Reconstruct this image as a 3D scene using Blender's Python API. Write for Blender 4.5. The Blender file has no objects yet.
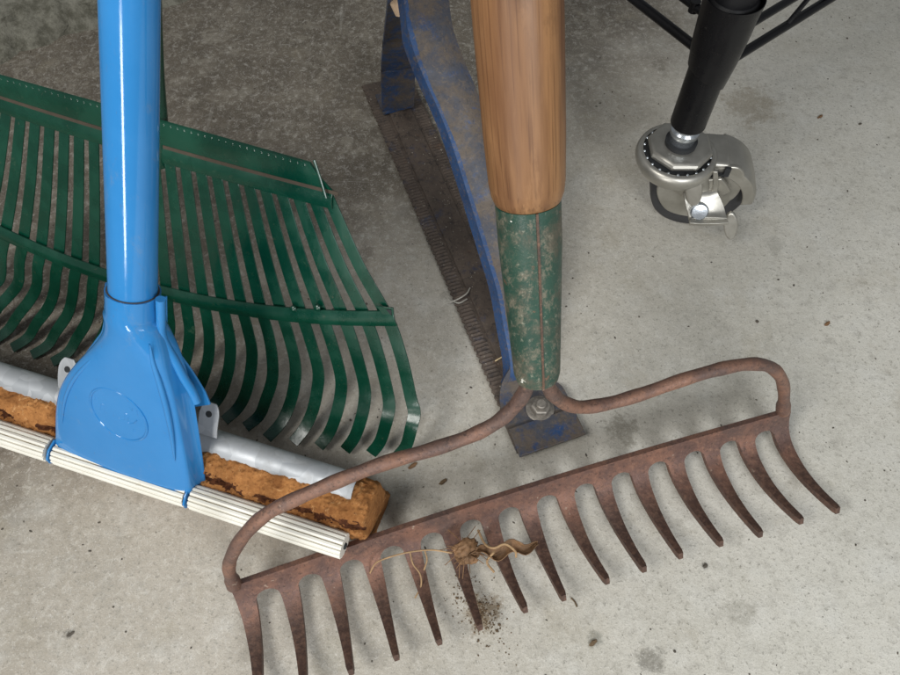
import bpy, bmesh, math, random
from mathutils import Vector, Matrix
random.seed(7)
scene = bpy.context.scene
COL = scene.collection

# ------------------------------------------------------------------ camera
H, FPX = 0.52, 735.0
cam_d = bpy.data.cameras.new('camera'); cam = bpy.data.objects.new('camera', cam_d)
COL.objects.link(cam); scene.camera = cam
cam.location = (0, 0, H); cam.rotation_euler = (math.radians(30), 0, 0)
cam_d.sensor_width = 36; cam_d.lens = FPX / 900 * 36
cam_d.clip_start = 0.02; cam_d.clip_end = 50

# ------------------------------------------------------------------ world and lamps
w = bpy.data.worlds.new('World'); scene.world = w; w.use_nodes = True
bg = w.node_tree.nodes['Background']
bg.inputs[0].default_value = (0.93, 0.97, 1.0, 1); bg.inputs[1].default_value = 0.21

def area(name, loc, target, sx, sy, power, color):
    d = bpy.data.lights.new(name, 'AREA'); d.shape = 'RECTANGLE'; d.size = sx; d.size_y = sy
    d.energy = power; d.color = color
    o = bpy.data.objects.new(name, d); COL.objects.link(o); o.location = loc
    o.rotation_euler = (Vector(target) - Vector(loc)).to_track_quat('-Z', 'Y').to_euler()
    return o
area('door_light', (-0.62, -0.30, 1.15), (0.12, 0.15, 0), 0.42, 0.5, 10.5, (1.0, 0.975, 0.93))
area('doorway_light', (-0.62, -1.35, 0.42), (0.05, 0.2, 0.08), 0.22, 0.6, 10, (1.0, 0.99, 0.97))
area('right_fill', (0.50, -0.80, 0.75), (0.15, 0.05, 0), 0.5, 0.35, 10, (0.96, 0.98, 1.0))  # added fill from the right front, no real source; brightens the near floor
vs = scene.view_settings
vs.view_transform = 'Standard'; vs.look = 'None'; vs.exposure = 0.0; vs.gamma = 1.0

# ------------------------------------------------------------------ picture-to-place helpers
S60, C60 = math.sin(math.radians(60)), math.cos(math.radians(60))
CR, CU, CF, CC = Vector((1, 0, 0)), Vector((0, S60, C60)), Vector((0, C60, -S60)), Vector((0, 0, H))
def ray(x, y): return (x - 450) / FPX * CR + (337.5 - y) / FPX * CU + CF
def atz(x, y, z):
    r = ray(x, y); return CC + r * ((z - H) / r.z)
def onp(x, y, p, n):
    r = ray(x, y); return CC + r * ((p - CC).dot(n) / r.dot(n))

# ------------------------------------------------------------------ object helpers
def thing(name, label, cat, loc, group=None):
    o = bpy.data.objects.new(name, None); COL.objects.link(o); o.location = loc
    o.empty_display_size = 0.02
    o['label'] = label; o['category'] = cat
    if group: o['group'] = group
    return o
def origin(o):
    p = Vector((0, 0, 0))
    while o is not None: p += Vector(o.location); o = o.parent
    return p
def obj(name, bm, mat, parent=None, smooth=True, bevel=0, seg=2, angle=35, label=None, base=None):
    """link bm (in place coordinates) as one mesh object"""
    off = origin(parent) if parent else (Vector(base) if base else Vector((0, 0, 0)))
    bmesh.ops.recalc_face_normals(bm, faces=bm.faces)
    for v in bm.verts: v.co -= off
    me = bpy.data.meshes.new(name); bm.to_mesh(me); bm.free()
    if smooth:
        for p in me.polygons: p.use_smooth = True
        me.set_sharp_from_angle(angle=math.radians(angle))
    me.materials.append(mat)
    o = bpy.data.objects.new(name, me); COL.objects.link(o)
    if parent: o.parent = parent
    elif base: o.location = off
    if bevel:
        m = o.modifiers.new('Bevel', 'BEVEL'); m.width = bevel; m.segments = seg
        m.limit_method = 'ANGLE'; m.angle_limit = math.radians(40); m.harden_normals = False
    if label: o['label'] = label
    return o
def spline(pts, n=8):
    """Catmull-Rom through vectors"""
    P = [Vector(p) for p in pts]; out = []
    for i in range(len(P) - 1):
        p0 = P[i - 1] if i else P[0] * 2 - P[1]; p1, p2 = P[i], P[i + 1]
        p3 = P[i + 2] if i + 2 < len(P) else P[-1] * 2 - P[-2]
        for k in range(n):
            t = k / n
            out.append(0.5 * ((2 * p1) + (p2 - p0) * t + (2 * p0 - 5 * p1 + 4 * p2 - p3) * t * t + (3 * p1 - p0 - 3 * p2 + p3) * t ** 3))
    out.append(P[-1]); return out
def tube(bm, pts, rad, res=20, cap=True, jitter=0):
    """sweep a round section along pts; rad a number or list"""
    n = len(pts); rings = []
    prev = None
    for i, p in enumerate(pts):
        t = (pts[min(i + 1, n - 1)] - pts[max(i - 1, 0)]).normalized()
        if prev is None:
            a = Vector((0, 0, 1)) if abs(t.z) < 0.9 else Vector((1, 0, 0))
            u = a.cross(t).normalized()
        else:
            u = (prev - t * prev.dot(t)).normalized()
        prev = u; v = t.cross(u)
        r = rad[i] if isinstance(rad, (list, tuple)) else rad
        if jitter: r *= 1 + random.uniform(-jitter, jitter)
        rings.append([bm.verts.new(p + (u * math.cos(2 * math.pi * k / res) + v * math.sin(2 * math.pi * k / res)) * r) for k in range(res)])
    for a, b in zip(rings, rings[1:]):
        for k in range(res): bm.faces.new((a[k], a[(k + 1) % res], b[(k + 1) % res], b[k]))
    if cap:
        bm.faces.new(rings[0]); bm.faces.new(rings[-1])
def loft(bm, rings, cap=True, closed=True):
    R = [[bm.verts.new(p) for p in r] for r in rings]; m = len(R[0])
    for a, b in zip(R, R[1:]):
        for k in range(m if closed else m - 1): bm.faces.new((a[k], a[(k + 1) % m], b[(k + 1) % m], b[k]))
    if cap: bm.faces.new(R[0]); bm.faces.new(R[-1])
def strip(bm, pts, wdir, widths, thick, crown=0, nsec=1, out=None):
    """flat bar along pts: wdir width direction (vector or list); crown bulges the section"""
    n = len(pts); rings = []
    for i, p in enumerate(pts):
        t = (pts[min(i + 1, n - 1)] - pts[max(i - 1, 0)]).normalized()
        wd = wdir[i] if isinstance(wdir, list) else wdir
        wd = (wd - t * wd.dot(t)).normalized(); nr = t.cross(wd).normalized()
        if out is not None and nr.dot(out) < 0: nr = -nr
        W = widths[i] if isinstance(widths, (list, tuple)) else widths
        cr = crown[i] if isinstance(crown, (list, tuple)) else crown
        top, bot = [], []
        for k in range(nsec + 1):
            s = -1 + 2 * k / nsec; h = cr * (1 - s * s)
            top.append(p + wd * s * W / 2 + nr * (thick / 2 + h)); bot.append(p + wd * s * W / 2 + nr * (-thick / 2 + h))
        rings.append(top + bot[::-1])
    loft(bm, rings)
def plate(bm, pts, nrm, thick):
    """flat outline with thickness, pts lie on its front face; goes back along -nrm"""
    a = [bm.verts.new(p) for p in pts]; b = [bm.verts.new(p - nrm * thick) for p in pts]; n = len(pts)
    bm.faces.new(a); bm.faces.new(b[::-1])
    for k in range(n): bm.faces.new((a[k], b[k], b[(k + 1) % n], a[(k + 1) % n]))
def box(bm, c, ax, ay, az):
    """box centred at c with half-axis vectors"""
    v = [bm.verts.new(c + ax * i + ay * j + az * k) for i in (-1, 1) for j in (-1, 1) for k in (-1, 1)]
    for f in ((0, 1, 3, 2), (4, 6, 7, 5), (0, 4, 5, 1), (2, 3, 7, 6), (0, 2, 6, 4), (1, 5, 7, 3)): bm.faces.new([v[i] for i in f])
def disc(bm, c, axis, prof, res=32, ref=None, sides=None):
    """lathe: prof list of (radius, height along axis)"""
    axis = axis.normalized()
    u = (ref if ref else (Vector((0, 0, 1)) if abs(axis.z) < 0.9 else Vector((1, 0, 0))))
    u = (u - axis * u.dot(axis)).normalized(); v = axis.cross(u)
    R = sides or res
    loft(bm, [[c + axis * h + (u * math.cos(2 * math.pi * k / R) + v * math.sin(2 * math.pi * k / R)) * max(r, 1e-5) for k in range(R)] for r, h in prof])
def B(): return bmesh.new()

# ------------------------------------------------------------------ materials
class NT:
    def __init__(s, name):
        s.m = bpy.data.materials.new(name); s.m.use_nodes = True; s.t = s.m.node_tree
        s.b = s.t.nodes['Principled BSDF']; s.tc = s.t.nodes.new('ShaderNodeTexCoord'); s.co = s.tc.outputs['Object']
    def n(s, ty, **kw):
        nd = s.t.nodes.new(ty)
        for k, v in kw.items(): setattr(nd, k, v)
        return nd
    def set(s, sock, v):
        if hasattr(v, 'is_output') or isinstance(v, bpy.types.NodeSocket): s.t.links.new(v, sock)
        else: sock.default_value = v
    def noise(s, scale, detail=4, rough=.6, dist=0, co=None, stretch=None, off=None):
        nd = s.n('ShaderNodeTexNoise'); c = co or s.co
        if stretch or off:
            mp = s.n('ShaderNodeMapping'); s.t.links.new(c, mp.inputs[0])
            if stretch: mp.inputs['Scale'].default_value = stretch
            if off: mp.inputs['Location'].default_value = off
            c = mp.outputs[0]
        s.t.links.new(c, nd.inputs['Vector'])
        nd.inputs['Scale'].default_value = scale; nd.inputs['Detail'].default_value = detail
        nd.inputs['Roughness'].default_value = rough; nd.inputs['Distortion'].default_value = dist
        return nd.outputs['Fac']
    def voro(s, scale, feature='F1', rnd=1):
        nd = s.n('ShaderNodeTexVoronoi', feature=feature); s.t.links.new(s.co, nd.inputs['Vector'])
        nd.inputs['Scale'].default_value = scale; nd.inputs['Randomness'].default_value = rnd
        return nd.outputs['Distance']
    def ramp(s, f, a, b, lo=0., hi=1.):
        nd = s.n('ShaderNodeMapRange', interpolation_type='SMOOTHSTEP'); s.set(nd.inputs[0], f)
        for i, v in enumerate((a, b, lo, hi)): nd.inputs[i + 1].default_value = v
        return nd.outputs[0]
    def mix(s, f, a, b, mode='MIX'):
        nd = s.n('ShaderNodeMix', data_type='RGBA', blend_type=mode); s.set(nd.inputs[0], f)
        for sock, v in ((nd.inputs[6], a), (nd.inputs[7], b)):
            s.set(sock, v if not isinstance(v, tuple) else (*v, 1) if len(v) == 3 else v)
        return nd.outputs[2]
    def math(s, op, a, b=0.):
        nd = s.n('ShaderNodeMath', operation=op); s.set(nd.inputs[0], a); s.set(nd.inputs[1], b); return nd.outputs[0]
    def xyz(s):
        nd = s.n('ShaderNodeSeparateXYZ'); s.t.links.new(s.co, nd.inputs[0]); return nd.outputs
    def bump(s, h, strength=.3, dist=.001, nrm=None):
        nd = s.n('ShaderNodeBump'); s.set(nd.inputs['Height'], h); nd.inputs['Strength'].default_value = strength
        nd.inputs['Distance'].default_value = dist
        if nrm: s.t.links.new(nrm, nd.inputs['Normal'])
        return nd.outputs[0]
    def out(s, color=None, rough=None, metal=None, nrm=None, spec=None, coat=None, coatr=None):
        if color is not None: s.set(s.b.inputs['Base Color'], (*color, 1) if isinstance(color, tuple) and len(color) == 3 else color)
        if rough is not None: s.set(s.b.inputs['Roughness'], rough)
        if metal is not None: s.set(s.b.inputs['Metallic'], metal)
        if nrm is not None: s.t.links.new(nrm, s.b.inputs['Normal'])
        if spec is not None: s.b.inputs['Specular IOR Level'].default_value = spec
        if coat is not None: s.b.inputs['Coat Weight'].default_value = coat
        if coatr is not None: s.b.inputs['Coat Roughness'].default_value = coatr
        return s.m

def m_concrete():
    s = NT('concrete'); X, Y, Z = s.xyz()
    big = s.noise(5, 5, .6); mid = s.noise(28, 6, .65); fine = s.noise(330, 3, .7); micro = s.noise(1100, 2, .6)
    c = s.mix(s.ramp(big, .35, .68), (.355, .320, .262), (.45, .412, .35))
    c = s.mix(s.ramp(s.math('SUBTRACT', X, s.math('MULTIPLY', Y, .4)), -.28, .26), c, s.mix(s.ramp(big, .3, .7), (.515, .50, .44), (.60, .585, .525)))  # brightness falloff towards the front right put into the slab colour
    c = s.mix(s.ramp(mid, .45, .80, 0, .5), c, (.60, .60, .565))
    c = s.mix(s.math('MULTIPLY', s.ramp(s.noise(70, 5, .7, off=(3, 1, 0)), .5, .68), .35), c, (.30, .285, .25))
    # old dirt and back-corner shade put into the slab colour, with paler scuffed patches
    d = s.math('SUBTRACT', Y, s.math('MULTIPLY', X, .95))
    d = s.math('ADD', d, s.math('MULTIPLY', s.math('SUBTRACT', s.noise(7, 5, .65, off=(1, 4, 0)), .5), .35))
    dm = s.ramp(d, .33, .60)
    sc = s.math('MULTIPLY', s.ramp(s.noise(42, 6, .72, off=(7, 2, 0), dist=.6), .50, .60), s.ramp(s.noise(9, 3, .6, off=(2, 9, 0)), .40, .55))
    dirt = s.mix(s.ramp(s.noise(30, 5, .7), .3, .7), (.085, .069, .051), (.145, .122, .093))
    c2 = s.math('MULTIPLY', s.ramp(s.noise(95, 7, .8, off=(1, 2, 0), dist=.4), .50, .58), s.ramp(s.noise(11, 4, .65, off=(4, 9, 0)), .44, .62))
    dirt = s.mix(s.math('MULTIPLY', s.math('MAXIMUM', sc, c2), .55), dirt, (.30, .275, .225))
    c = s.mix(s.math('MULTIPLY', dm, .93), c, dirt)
    # stains on the slab, plus caster and bow shadows painted as spots
    def spot(c, x, y, r, col, k):
        v = s.n('ShaderNodeVectorMath', operation='DISTANCE'); s.t.links.new(s.co, v.inputs[0]); v.inputs[1].default_value = (x, y, 0)
        dd = s.math('ADD', v.outputs['Value'], s.math('MULTIPLY', s.math('SUBTRACT', s.noise(90, 5, .75), .5), r * 3.2))
        return s.mix(s.math('MULTIPLY', s.ramp(dd, r, r * .35), k), c, col)
    for px, py, r, col, k in ((650, 662, .010, (.13, .12, .10), .65), (740, 612, .012, (.28, .265, .22), .45), (484, 613, .015, (.20, .145, .085), .85), (474, 600, .009, (.22, .165, .10), .8),
                              (705, 566, .0035, (.1, .1, .09), .9), (68, 633, .004, (.14, .13, .11), .9), (775, 245, .012, (.2, .19, .16), .3),
                              (750, 105, .035, (.27, .225, .16), .55), (595, 640, .006, (.2, .2, .17), .7), (365, 255, .012, (.12, .1, .08), .5),  # first spot: brownish shadow right of the caster, put into the colour
                              (622, 430, .016, (.17, .155, .12), .6), (660, 65, .012, (.16, .14, .11), .6), (330, 655, .02, (.3, .27, .2), .4)):  # first spot: painted shade between bow and bar
        p = atz(px, py, 0); c = spot(c, p.x, p.y, r, col, k)
    # pits, specks and grit of the finish
    c = s.mix(s.ramp(fine, .56, .68, 0, .6), c, (.20, .19, .16))
    sc2 = s.noise(160, 8, .85, off=(2, 2, 0), dist=.5)
    c = s.mix(s.ramp(sc2, .50, .62, 0, .38), c, (.68, .66, .60))
    c = s.mix(s.ramp(sc2, .46, .36, 0, .35), c, (.22, .205, .165))
    c = s.mix(s.ramp(s.noise(18, 5, .7, off=(9, 9, 0)), .54, .74, 0, .35), c, (.34, .30, .22))
    scr = s.math('MAXIMUM', s.ramp(s.noise(90, 3, .6, stretch=(1, .05, 1), off=(3, 3, 0), dist=.3), .66, .70), s.ramp(s.noise(80, 3, .6, stretch=(.06, 1, 1), off=(8, 3, 0), dist=.5), .67, .71))
    c = s.mix(s.math('MULTIPLY', scr, s.ramp(s.noise(8, 3, .6, off=(1, 1, 7)), .42, .6, 0, .16)), c, (.66, .65, .60))
    c = s.mix(s.ramp(micro, .54, .68, 0, .35), c, (.17, .16, .14))
    c = s.mix(s.ramp(s.noise(800, 2, .6, off=(5, 5, 5)), .60, .72, 0, .5), c, (.72, .71, .67))
    pit = s.math('MULTIPLY', s.ramp(s.voro(150), .12, .05), s.ramp(s.noise(14, 3, .6, off=(8, 1, 0)), .53, .66))
    c = s.mix(s.math('MULTIPLY', pit, .55), c, (.09, .08, .065))
    sm = s.math('MULTIPLY', s.ramp(s.noise(210, 6, .85, off=(3, 8, 0), dist=1.2), .62, .68), s.ramp(s.noise(12, 3, .6, off=(6, 2, 0)), .46, .6))
    c = s.mix(s.math('MULTIPLY', sm, .6), c, (.13, .12, .10))
    pit2 = s.math('MULTIPLY', s.ramp(s.voro(46), .07, .04), s.ramp(s.noise(19, 3, .6, off=(2, 6, 0)), .5, .6))
    c = s.mix(s.math('MULTIPLY', pit2, .75), c, (.10, .09, .075))
    h = s.math('ADD', s.math('MULTIPLY', fine, .6), s.math('MULTIPLY', mid, 1.2))
    h = s.math('SUBTRACT', h, s.math('MULTIPLY', pit, .6))
    return s.out(c, s.ramp(mid, .3, .7, .55, .8), 0, s.bump(h, .45, .0012), spec=.35)
def m_rust(name='rusted_steel', tint=(.225, .105, .070), seed=0., tipdir=None):
    s = NT(name)
    a = s.noise(45, 6, .7, off=(seed, 0, 0)); b = s.noise(260, 5, .75); c0 = s.noise(16, 3, .6, off=(0, seed, 3))
    c = s.mix(s.ramp(a, .35, .65), tint, (tint[0] * .55, tint[1] * .62, tint[2] * .75))
    c = s.mix(s.ramp(c0, .52, .68, 0, .55), c, (.085, .065, .06))
    c = s.mix(s.ramp(b, .52, .70, 0, .55), c, (.31, .17, .11))
    c = s.mix(s.ramp(s.noise(700, 4, .8, off=(seed, 1, 1)), .56, .70, 0, .4), c, (.38, .24, .17))
    c = s.mix(s.ramp(s.noise(420, 4, .8, off=(2, seed, 0)), .53, .66, 0, .75), c, (.055, .036, .030))
    c = s.mix(s.ramp(s.noise(110, 4, .7, off=(4, 4, seed)), .67, .72, 0, .7), c, (.42, .33, .26))
    if tipdir:
        X, Y, Z = s.xyz(); g = s.math('ADD', s.math('MULTIPLY', X, tipdir.x), s.math('MULTIPLY', Y, tipdir.y))
        g = s.math('ADD', g, s.math('MULTIPLY', s.math('SUBTRACT', a, .5), .03))
        c = s.mix(s.ramp(g, .008, .042, 0, .85), c, s.mix(s.ramp(b, .4, .65), (.060, .036, .028), (.135, .078, .055)))
    return s.out(c, s.ramp(b, .3, .7, .42, .68), .25, s.bump(s.math('ADD', b, s.math('MULTIPLY', a, .7)), .5, .0009), spec=.45)
def m_green():
    s = NT('green_enamel'); a = s.noise(38, 4, .6); b = s.noise(190, 5, .7)
    c = s.mix(s.ramp(a, .35, .7), (.0008, .034, .019), (.0012, .050, .028))
    c = s.mix(s.ramp(s.noise(75, 6, .75, off=(3, 0, 0)), .62, .72, 0, .45), c, (.05, .10, .06))
    c = s.mix(s.ramp(b, .70, .76, 0, .4), c, (.24, .30, .23))
    c = s.mix(s.ramp(s.noise(240, 6, .82, off=(6, 2, 0)), .60, .70, 0, .4), c, (.12, .10, .07))
    wob = s.noise(60, 3, .6, stretch=(1, 1, .35))
    return s.out(c, s.ramp(a, .3, .7, .18, .34), 0, s.bump(s.math('ADD', wob, s.math('MULTIPLY', b, .08)), .35, .0015), spec=.7)
def m_blue(name='blue_enamel', col=(.024, .190, .47), rough=.07):
    s = NT(name); a = s.noise(30, 4, .6)
    c = s.mix(s.ramp(a, .3, .7), col, (col[0] * 1.3, col[1] * 1.08, col[2] * 1.05))
    sm = s.math('MULTIPLY', s.ramp(s.noise(55, 8, .8, off=(2, 2, 0), stretch=(1, 1, .5)), .56, .70), .30)
    c = s.mix(sm, c, (.17, .22, .27))
    c = s.mix(s.ramp(s.noise(300, 5, .8, off=(1, 5, 0), stretch=(1, 1, .12)), .62, .70, 0, .35), c, (.10, .13, .17))
    c = s.mix(s.ramp(s.noise(420, 3, .7), .70, .76, 0, .4), c, (.1, .12, .15))
    return s.out(c, s.ramp(s.noise(80, 5, .7), .3, .7, rough, rough + .10), 0, s.bump(s.noise(140, 3, .5), .05, .0005), spec=.5)
def m_oldblue(name, k):
    """k: how much dirt lies over the blue paint"""
    s = NT(name); a = s.noise(38, 7, .72, dist=.4); b = s.noise(150, 5, .7)
    c = s.mix(s.ramp(s.noise(22, 3, .6), .3, .7), (.016, .045, .120), (.024, .072, .19))
    c = s.mix(s.ramp(s.math('ADD', s.math('MULTIPLY', a, .75), s.math('MULTIPLY', b, .25)), .62 - k * .26, .72 - k * .22), c, s.mix(s.ramp(s.noise(48, 5, .7, off=(1, 7, 2)), .42, .6), (.060, .064, .080), (.100, .080, .064)))
    c = s.mix(s.ramp(s.noise(260, 6, .82, dist=.6), .50, .64, 0, .7), c, (.14, .11, .085))
    c = s.mix(s.ramp(s.noise(330, 6, .8, off=(7, 1, 0), dist=.6), .52, .66, 0, .7), c, (.04, .04, .045))
    c = s.mix(s.ramp(s.noise(95, 6, .8, off=(5, 1, 1)), .69, .73, 0, .8), c, (.42, .38, .32))
    return s.out(c, s.ramp(a, .3, .7, .42, .8), 0, s.bump(s.math('ADD', a, b), .45, .0009), spec=.4)
def m_blade():
    s = NT('grimy_blade_steel'); a = s.noise(28, 6, .7, dist=.5); b = s.noise(240, 5, .75)
    c = s.mix(s.ramp(a, .35, .65), (.082, .063, .051), (.13, .10, .08))
    c = s.mix(s.ramp(s.noise(30, 6, .75, off=(5, 3, 0)), .55, .68, 0, .75), c, (.03, .05, .11))
    c = s.mix(s.ramp(s.noise(60, 5, .75, off=(1, 8, 0)), .60, .72, 0, .55), c, (.15, .08, .045))
    c = s.mix(s.ramp(b, .54, .68, 0, .7), c, (.17, .135, .105))
    c = s.mix(s.ramp(s.noise(150, 6, .82, off=(4, 4, 0), dist=.5), .52, .62, 0, .7), c, (.03, .026, .026))
    c = s.mix(s.ramp(s.noise(500, 2, .5, off=(4, 9, 0)), .70, .74, 0, .8), c, (.45, .42, .36))
    return s.out(c, s.ramp(a, .3, .7, .5, .8), .15, s.bump(s.math('ADD', a, b), .5, .0008))
def m_wood(name, axis, col1, col2, gloss):
    """grain runs along axis"""
    s = NT(name)
    q = Vector(axis).normalized().rotation_difference(Vector((0, 0, 1))).to_euler()
    mp = s.n('ShaderNodeMapping'); s.t.links.new(s.co, mp.inputs[0]); mp.inputs['Rotation'].default_value = q
    co = mp.outputs[0]
    g = s.noise(260, 5, .65, co=co, stretch=(1, 1, .045)); g2 = s.noise(75, 4, .6, co=co, stretch=(1, 1, .09), off=(2, 0, 0)); lo = s.noise(26, 3, .5, co=co, stretch=(1, 1, .3), off=(0, 3, 0))
    c = s.mix(s.ramp(g2, .35, .68), col1, col2)
    c = s.mix(s.ramp(s.noise(46, 7, .75, co=co, stretch=(1, 1, .35), off=(6, 6, 0)), .52, .66, 0, .4), c, (col2[0] * .45, col2[1] * .42, col2[2] * .45))
    c = s.mix(s.ramp(s.noise(70, 6, .7, co=co, stretch=(1, 1, .16), off=(1, 6, 3)), .54, .64, 0, .4), c, (col1[0] * 1.35, col1[1] * 1.45, col1[2] * 1.6))
    c = s.mix(s.ramp(lo, .5, .72, 0, .55), c, (col2[0] * .72, col2[1] * .55, col2[2] * .45))
    c = s.mix(s.ramp(g, .48, .74, 0, .38), c, (col2[0] * .55, col2[1] * .45, col2[2] * .38))
    c = s.mix(s.ramp(s.noise(900, 2, .5, co=co, stretch=(1, 1, .02), off=(1, 1, 0)), .56, .68, 0, .4), c, (col2[0] * .42, col2[1] * .3, col2[2] * .22))
    return s.out(c, s.ramp(lo, .3, .7, gloss, gloss + .15), 0, s.bump(s.math('ADD', g, s.math('MULTIPLY', lo, 1.5)), .25, .0006), spec=.45), s
def m_ferrule():
    s = NT('worn_green_paint'); a = s.noise(60, 7, .75); b = s.noise(300, 4, .7)
    c = s.mix(s.ramp(s.noise(40, 4, .6), .3, .7), (.009, .042, .028), (.018, .062, .042))
    c = s.mix(s.ramp(a, .44, .66, 0, .7), c, (.105, .080, .056))
    c = s.mix(s.ramp(s.noise(100, 6, .7, off=(3, 3, 3)), .62, .68, 0, .85), c, (.17, .085, .05))
    c = s.mix(s.ramp(s.noise(95, 3, .6, off=(9, 1, 4)), .71, .725), c, (.72, .72, .66))
    c = s.mix(s.ramp(s.noise(160, 7, .85, stretch=(1, 1, .5)), .50, .62, 0, .6), c, (.20, .17, .125))
    c = s.mix(s.ramp(s.noise(240, 6, .85, off=(7, 7, 0)), .54, .66, 0, .7), c, (.016, .045, .032))
    c = s.mix(s.ramp(b, .60, .72, 0, .5), c, (.30, .30, .23))
    return s.out(c, s.ramp(a, .3, .7, .35, .6), 0, s.bump(s.math('ADD', a, s.math('MULTIPLY', b, .4)), .4, .0009), spec=.5)
def m_galv():
    s = NT('galvanised_steel'); v = s.n('ShaderNodeTexVoronoi'); s.t.links.new(s.co, v.inputs['Vector']); v.inputs['Scale'].default_value = 110
    a = s.noise(45, 5, .7); g = s.n('ShaderNodeRGBToBW'); s.t.links.new(v.outputs['Color'], g.inputs[0])
    c = s.mix(s.ramp(g.outputs[0], .2, .8), (.36, .38, .40), (.48, .50, .52))
    c = s.mix(s.ramp(a, .5, .7, 0, .5), c, (.33, .33, .32))
    return s.out(c, s.ramp(a, .3, .7, .42, .60), .40, s.bump(a, .12, .0006))
def m_sponge():
    s = NT('dried_cellulose_sponge'); a = s.noise(60, 6, .75, dist=.3); b = s.noise(320, 5, .75)
    c = s.mix(s.ramp(a, .3, .7), (.20, .080, .024), (.42, .190, .062))
    c = s.mix(s.ramp(s.noise(30, 6, .75, off=(2, 1, 0)), .50, .64, 0, .7), c, (.20, .075, .022))
    c = s.mix(s.ramp(b, .52, .66, 0, .8), c, (.19, .07, .02))
    c = s.mix(s.ramp(s.noise(150, 6, .8, off=(5, 1, 0), dist=.8), .55, .66, 0, .6), c, (.62, .36, .16))
    c = s.mix(s.ramp(s.voro(260), .18, .1, 0, .7), c, (.12, .04, .014))
    return s.out(c, .9, 0, s.bump(s.math('ADD', a, b), .8, .0016), spec=.2)
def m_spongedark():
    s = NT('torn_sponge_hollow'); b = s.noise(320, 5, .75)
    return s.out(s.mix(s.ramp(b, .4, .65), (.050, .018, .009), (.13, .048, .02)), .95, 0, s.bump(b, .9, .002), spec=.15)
def m_plastic():
    s = NT('aged_white_plastic'); a = s.noise(30, 4, .6); b = s.noise(240, 5, .7)
    c = s.mix(s.ramp(a, .3, .7), (.70, .68, .60), (.78, .765, .70))
    c = s.mix(s.ramp(b, .58, .72, 0, .35), c, (.42, .36, .26))
    return s.out(c, .42, 0, s.bump(b, .08, .0004))
def m_groove():
    s = NT('grubby_groove_plastic'); b = s.noise(120, 5, .7)
    return s.out(s.mix(s.ramp(b, .4, .65), (.20, .15, .09), (.34, .28, .19)), .6)
def m_black(name='black_powder_coat', rough=.28):
    s = NT(name); b = s.noise(350, 4, .7)
    c = s.mix(s.ramp(b, .62, .74, 0, .4), (.005, .005, .006), (.045, .043, .038))
    return s.out(c, s.ramp(s.noise(60, 4, .6), .3, .7, rough - .06, rough + .1), 0, s.bump(b, .08, .0004), spec=.3)
def m_nickel():
    s = NT('satin_nickel'); a = s.noise(40, 4, .65); b = s.noise(380, 4, .7)
    c = s.mix(s.ramp(a, .3, .7), (.38, .365, .325), (.49, .475, .43))
    c = s.mix(s.ramp(b, .62, .74, 0, .5), c, (.20, .18, .15))
    return s.out(c, s.ramp(a, .3, .7, .32, .46), .85, s.bump(b, .1, .0004))
def m_simple(name, col, rough, metal=0., var=.25, sc=120):
    s = NT(name); a = s.noise(sc, 5, .7)
    return s.out(s.mix(s.ramp(a, .3, .7), col, tuple(x * (1 - var) for x in col)), rough, metal, s.bump(a, .25, .0006))

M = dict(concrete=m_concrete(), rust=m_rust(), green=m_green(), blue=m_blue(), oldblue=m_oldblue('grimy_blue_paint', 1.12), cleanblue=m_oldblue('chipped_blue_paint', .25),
         darkblue=m_oldblue('dirty_dark_blue_paint', .75), blade=m_blade(), ferrule=m_ferrule(), galv=m_galv(), sponge=m_sponge(), spongedark=m_spongedark(),
         plastic=m_plastic(), groove=m_groove(), black=m_black(), nickel=m_nickel(),
         zinc=m_simple('bright_zinc', (.60, .64, .68), .25, .9, .2), rubber=m_simple('grey_rubber', (.035, .035, .038), .6),
         boltrust=m_simple('weathered_bolt', (.34, .31, .27), .45, .5, .45, 300), hole=m_simple('grimy_hole', (.02, .022, .024), .8),
         leaf=m_simple('dry_leaf', (.25, .135, .062), .7, 0, .55, 90), root=m_simple('dry_root', (.42, .27, .14), .8, 0, .4),
         soil=m_simple('dry_soil', (.17, .115, .065), .95, 0, .5, 200), grit=m_simple('grit', (.11, .095, .075), .9, 0, .5, 60),
         straw=m_simple('straw', (.60, .47, .27), .7), web=m_simple('cobweb', (.45, .43, .38), .8))

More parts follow.
